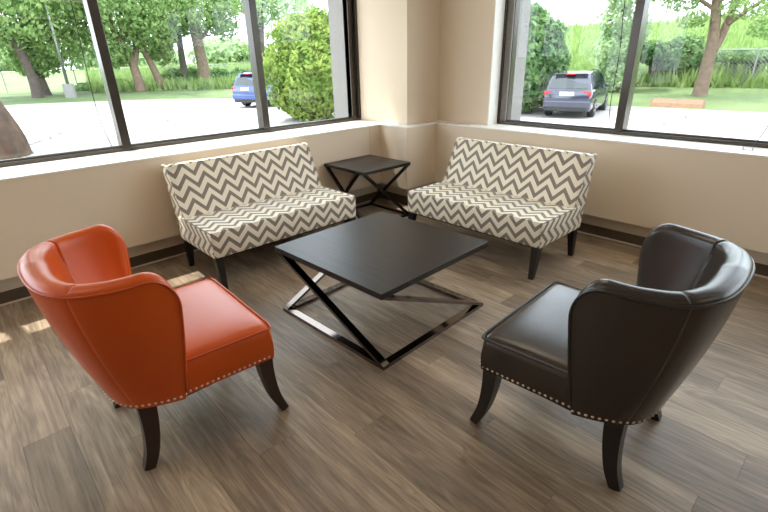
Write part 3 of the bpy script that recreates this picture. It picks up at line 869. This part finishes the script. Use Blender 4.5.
shrub(682, 78, 29.5, [((680, 58), (18, 13), 0, 1), ((686, 46), (12, 8), 0, .5)], 'leaf_hedge', 'leafy bush at the fence just left of the forked tree trunk', 45, .12, 1700, group='bushes at the fence')
shrub(748, 80, 30, [((750, 56), (24, 5), 0, 1)], 'leaf_hedge', 'low scrub along the fence right of the forked trunk', 46, .12, 1200, group='bushes at the fence')
# distant trees on the skyline
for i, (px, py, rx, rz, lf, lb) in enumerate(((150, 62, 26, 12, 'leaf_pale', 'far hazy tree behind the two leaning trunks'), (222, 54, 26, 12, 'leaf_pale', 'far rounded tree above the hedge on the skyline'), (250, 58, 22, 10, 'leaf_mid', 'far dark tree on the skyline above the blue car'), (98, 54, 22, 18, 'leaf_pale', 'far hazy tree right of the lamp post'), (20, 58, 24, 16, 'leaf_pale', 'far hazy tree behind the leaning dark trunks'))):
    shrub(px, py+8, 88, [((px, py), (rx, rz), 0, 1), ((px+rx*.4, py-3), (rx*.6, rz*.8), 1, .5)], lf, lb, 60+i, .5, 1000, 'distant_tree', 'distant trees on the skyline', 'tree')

# planting bed under the right tree, lawn band
b = NB(); mrows = []
for i in range(13):
    d = gpix(646+61*i/12, 108); d = Vector((d.x, d.y, 0)).normalized()
    e_ = min(bnd, key=lambda v: (v.normalized()-d).length).length
    mr = []
    for j in range(7):
        q = d*(e_+.35+2.2*j/6); edge = i in (0, 12) or j in (0, 6)
        mr.append(b.verts.new((q.x, q.y, hz(q)+(-.1 if edge else .13))))
    mrows.append(mr)
for p_, q_ in zip(mrows[:-1], mrows[1:]):
    for j in range(6): b.faces.new((p_[j], q_[j], q_[j+1], p_[j+1]))
bmesh.ops.recalc_face_normals(b, faces=b.faces[:])
tag(obj('mulch_bed', b, 'mulch'), 'rectangular tan mulch strip at the foot of the forked tree', 'mulch bed')

# lamp post with concrete footing
B = pix(73, 103, 38.5); B.z = hz(B); lp = empty('lamp_post', B); tag(lp, 'grey lamp post on a concrete footing beyond the lot', 'lamp post')
b = NB(); sweep(b, [(0, 0, -.1), (0, 0, .85)], lambda t: .36-.02*t, 16); obj('footing', b, 'concrete', lp, smooth=False)
b = NB(); sweep(b, [(0, 0, .85), (0, 0, 7.5)], lambda t: .10-.03*t, 10); obj('pole', b, 'galvanised', lp, smooth=True)
obj('lamp_head', bx((-.15, -.5, 7.45), (.15, .25, 7.6), .03), 'galvanised', lp)
# fences
def fence(p0, p1, n, h, label):
    p0, p1 = Vector(p0), Vector(p1); t = empty('chain_link_fence', (p0.x, p0.y, hz(p0))); tag(t, label, 'fence', 'chain-link fences')
    base = Vector((p0.x, p0.y, hz(p0)))
    tops = []
    for i in range(n+1):
        q = p0.lerp(p1, i/n); q.z = hz(q); tops.append(q-base)
        b = NB(); sweep(b, [tops[-1]+Vector((0, 0, -.1)), tops[-1]+Vector((0, 0, h+.03))], .035, 8); obj('post', b, 'galvanised', t)
    b = NB(); sweep(b, [q+Vector((0, 0, h)) for q in tops], .028, 6); obj('top_rail', b, 'galvanised', t)
    b = NB()
    for a, c in zip(tops[:-1], tops[1:]):
        k = int((c-a).length/.16)
        for i in range(-8, k):
            for s in (0, 1):
                f0, f1 = i/k, (i+h/.16)/k
                g0, g1 = max(f0, 0), min(f1, 1)
                z0, z1 = (g0-f0)/(f1-f0)*h, (g1-f0)/(f1-f0)*h
                if g1 <= g0: continue
                if s: z0, z1 = h-z0, h-z1
                sweep(b, [a.lerp(c, g0)+Vector((0, 0, z0)), a.lerp(c, g1)+Vector((0, 0, z1))], .006, 3, cap=False)
    o = obj('wire_mesh', b, 'galvanised', t); o['kind'] = 'stuff'
    return t
f0, f1 = pix(600, 78, 31), pix(800, 84, 28)
fence(f0, f1, 5, 1.5, 'chain-link fence behind the bushes in the right window')
f0, f1 = pix(10, 100, 45), pix(255, 92, 45)
fence(f0, f1, 8, 1.4, 'chain-link fence beyond the leaning trees in the left window')

# crack lines and tar seams on the lot
def crack(pts, label):
    b = NB(); P = [gpix(*q) for q in pts]; P = spline(P, 20)
    rg = random.Random(len(label)); 
    Q = [p+Vector((rg.uniform(-.12, .12), rg.uniform(-.12, .12), .004)) for p in P]
    vs_ = []
    for i, p in enumerate(Q):
        d = (Q[min(i+1, 19)]-Q[max(i-1, 0)]); d.z = 0; d.normalize(); n = Vector((-d.y, d.x, 0))*rg.uniform(.02, .05)
        vs_.append((b.verts.new(p+n), b.verts.new(p-n)))
    for a, c in zip(vs_[:-1], vs_[1:]): b.faces.new((a[0], a[1], c[1], c[0]))
    o = obj('tar_seam', b, 'crack_filler', gl)
for i, pts in enumerate(([(28, 145), (45, 140), (60, 134), (64, 133)], [(22, 131), (40, 135), (60, 133), (78, 131)], [(75, 111), (95, 110), (112, 107)], [(150, 117), (170, 120), (190, 114)], [(165, 118), (176, 126), (196, 128)], [(660, 122), (668, 127), (675, 134)], [(682, 114), (690, 122), (696, 128)])):
    crack(pts, 'c%d' % i)

# ---- cars
def make_suv(paint):
    """x right, y forward, origin on the ground mid-car"""
    root = empty('parked_car')
    W = .90
    # body: cross-sections along y
    lower = [(-2.16, .52, .86), (-2.20, .60, .88), (-2.1, .36, .90), (-1.2, .26, .91), (0, .24, .91), (1.3, .26, .91), (2.0, .34, .88), (2.2, .5, .8)]
    belt = .98
    def section(y, w_, zb, zt_, tuck):
        return [(-w_*.93, y, zb), (-w_, y, zb+.12), (-w_, y, zb+.34), (-w_*.985, y, zt_-.06), (-w_*tuck, y, zt_), (w_*tuck, y, zt_), (w_*.985, y, zt_-.06), (w_, y, zb+.34), (w_, y, zb+.12), (w_*.93, y, zb)]
    st_ = [(-2.24, .80, .40, .92, .90), (-2.20, .86, .32, 1.0, .93), (-2.0, .895, .26, 1.03, .95), (-1.2, .905, .24, 1.02, .95), (0, .91, .24, 1.0, .95), (1.0, .905, .24, .98, .94), (1.35, .90, .25, .96, .92), (1.8, .87, .28, .88, .90), (2.12, .80, .34, .76, .88), (2.2, .70, .42, .66, .85)]
    b = NB(); rings = [[b.verts.new(c) for c in section(*s)] for s in st_]
    for a, c in zip(rings[:-1], rings[1:]):
        for k in range(10): b.faces.new((a[k], a[(k+1) % 10], c[(k+1) % 10], c[k]))
    b.faces.new(rings[0]); b.faces.new(rings[-1][::-1]); bmesh.ops.recalc_face_normals(b, faces=b.faces[:])
    body = autosmooth(obj('body', b, paint, root), 50)
    # cabin
    cab = [(-2.12, .80, 1.02), (-1.95, .74, 1.40), (-1.72, .66, 1.60), (-1.2, .65, 1.66), (-.2, .65, 1.66), (.35, .66, 1.58), (1.25, .80, .98)]
    b = NB(); up_ = [(b.verts.new((-x, y, z)), b.verts.new((x, y, z))) for y, x, z in cab]
    lo_ = [(b.verts.new((-.86, y, .97)), b.verts.new((.86, y, .97))) for y, x, z in cab]
    for i in range(len(cab)-1):
        b.faces.new((up_[i][0], up_[i][1], up_[i+1][1], up_[i+1][0]))
        b.faces.new((lo_[i][0], up_[i][0], up_[i+1][0], lo_[i+1][0])); b.faces.new((lo_[i][1], lo_[i+1][1], up_[i+1][1], up_[i][1]))
    b.faces.new((lo_[0][0], lo_[0][1], up_[0][1], up_[0][0]))
    bmesh.ops.recalc_face_normals(b, faces=b.faces[:])
    autosmooth(obj('roof', b, paint, root), 30)
    def panel(name, pts, mt, par=root, off=.012):
        b = NB(); P = [Vector(p) for p in pts]; n = (P[1]-P[0]).cross(P[2]-P[0]).normalized()
        A = [b.verts.new(p+n*off) for p in P]; B_ = [b.verts.new(p-n*.01) for p in P]; k = len(P)
        b.faces.new(A)
        for i in range(k): b.faces.new((A[i], B_[i], B_[(i+1) % k], A[(i+1) % k]))
        bmesh.ops.recalc_face_normals(b, faces=b.faces[:])
        return obj(name, b, mt, par)
    panel('rear_window', [(-.70, -2.10, 1.08), (.70, -2.10, 1.08), (.64, -1.955, 1.40), (.58, -1.80, 1.54), (-.58, -1.80, 1.54), (-.64, -1.955, 1.40)], 'car_glass', off=.02)
    panel('windscreen', [(.72, 1.10, 1.06), (-.72, 1.10, 1.06), (-.6, .42, 1.53), (.6, .42, 1.53)], 'car_glass', off=.012)
    for s in (-1, 1):
        def sp(p): return (s*p[0], p[1], p[2])
        for q in ([(.845, -1.86, 1.05), (.84, -1.02, 1.05), (.69, -1.02, 1.56), (.69, -1.55, 1.54)], [(.84, -.96, 1.05), (.84, -.05, 1.05), (.69, -.05, 1.57), (.69, -.96, 1.57)], [(.84, .01, 1.05), (.835, .95, 1.05), (.70, .32, 1.53), (.69, .01, 1.57)]):
            panel('side_window', [sp(p) for p in (q if s > 0 else q[::-1])], 'car_glass', off=.03)
        b = NB(); box(b, (min(s*.56, s*.86), -2.235, .80), (max(s*.56, s*.86), -2.10, 1.0), .03); obj('tail_light', b, 'tail_red', root)
        b = NB(); box(b, (min(s*.86, s*1.0), .72, 1.0), (max(s*.86, s*1.0), .86, 1.13), .03); obj('wing_mirror', b, paint, root)
        for y in (-1.30, 1.33):
            b = NB(); pr = [(.0, .34), (.06, .345), (.16, .345), (.22, .33), (.22, .23), (.20, .215)]
            rs = []
            for k in range(28):
                a = 2*math.pi*k/28; rs.append([b.verts.new((s*(.70+p[0]), y+p[1]*math.cos(a), .345+p[1]*math.sin(a))) for p in pr])
            for k in range(28):
                for j in range(len(pr)-1): b.faces.new((rs[k][j], rs[k][j+1], rs[(k+1) % 28][j+1], rs[(k+1) % 28][j]))
            bmesh.ops.recalc_face_normals(b, faces=b.faces[:])
            wh = autosmooth(obj('wheel', b, 'rubber', root), 35)
            b = NB()
            for k in range(5):
                a = 2*math.pi*k/5
                c0 = Vector((s*.905, y, .345)); e0 = c0+Vector((0, .225*math.cos(a), .225*math.sin(a)))
                sweep(b, [c0, e0], .035, square=True, upv=(1, 0, 0))
            sweep(b, [(s*.895, y, .345), (s*.922, y, .345)], .06, 12)
            obj('alloy_rim', b, 'alloy', wh)
            b = NB()
            sweep(b, [(s*.70, y, .345), (s*.88, y, .345)], .215, 20); obj('brake_disc', b, 'car_trim', wh)
    obj('bumper', bx((-.84, -2.29, .40), (.84, -2.10, .66), .05), paint, root)
    obj('lower_bumper', bx((-.74, -2.27, .27), (.74, -2.1, .42), .03), 'car_trim', root)
    obj('number_plate', bx((-.26, -2.275, .84), (.26, -2.23, .97), .006), 'plate_white', root)
    obj('spoiler', bx((-.58, -1.98, 1.585), (.58, -1.62, 1.63), .015), paint, root)
    obj('brake_light', bx((-.16, -1.995, 1.575), (.16, -1.96, 1.605)), 'tail_red', root)
    for s in (-1, 1):
        b = NB(); sweep(b, spline([(s*.60, -1.6, 1.66), (s*.6, -1.4, 1.71), (s*.6, -.2, 1.71), (s*.6, .1, 1.66)], 10), .022, 8); obj('roof_rail', b, 'car_trim', root)
    return root
s1 = make_suv('car_navy'); tag(s1, 'dark navy sport utility car parked beyond the right window', 'car', 'parked cars')
hd = R(104); fwd = Vector((math.cos(hd), math.sin(hd), 0))
s1.scale = (.93, .93, .93); s1.location = Vector((-8.2, 17.08, ZG))+fwd*1.30; s1.rotation_euler = (0, 0, hd-math.pi/2)
s2 = make_suv('car_blue'); tag(s2, 'bright blue car partly hidden behind the left window mullion', 'car', 'parked cars')
hd = R(112); fwd = Vector((math.cos(hd), math.sin(hd), 0)); rg_ = Vector((fwd.y, -fwd.x, 0))
s2.location = Vector((-22.0, 12.65, ZG))-rg_*.8+fwd*1.30; s2.rotation_euler = (0, 0, hd-math.pi/2)
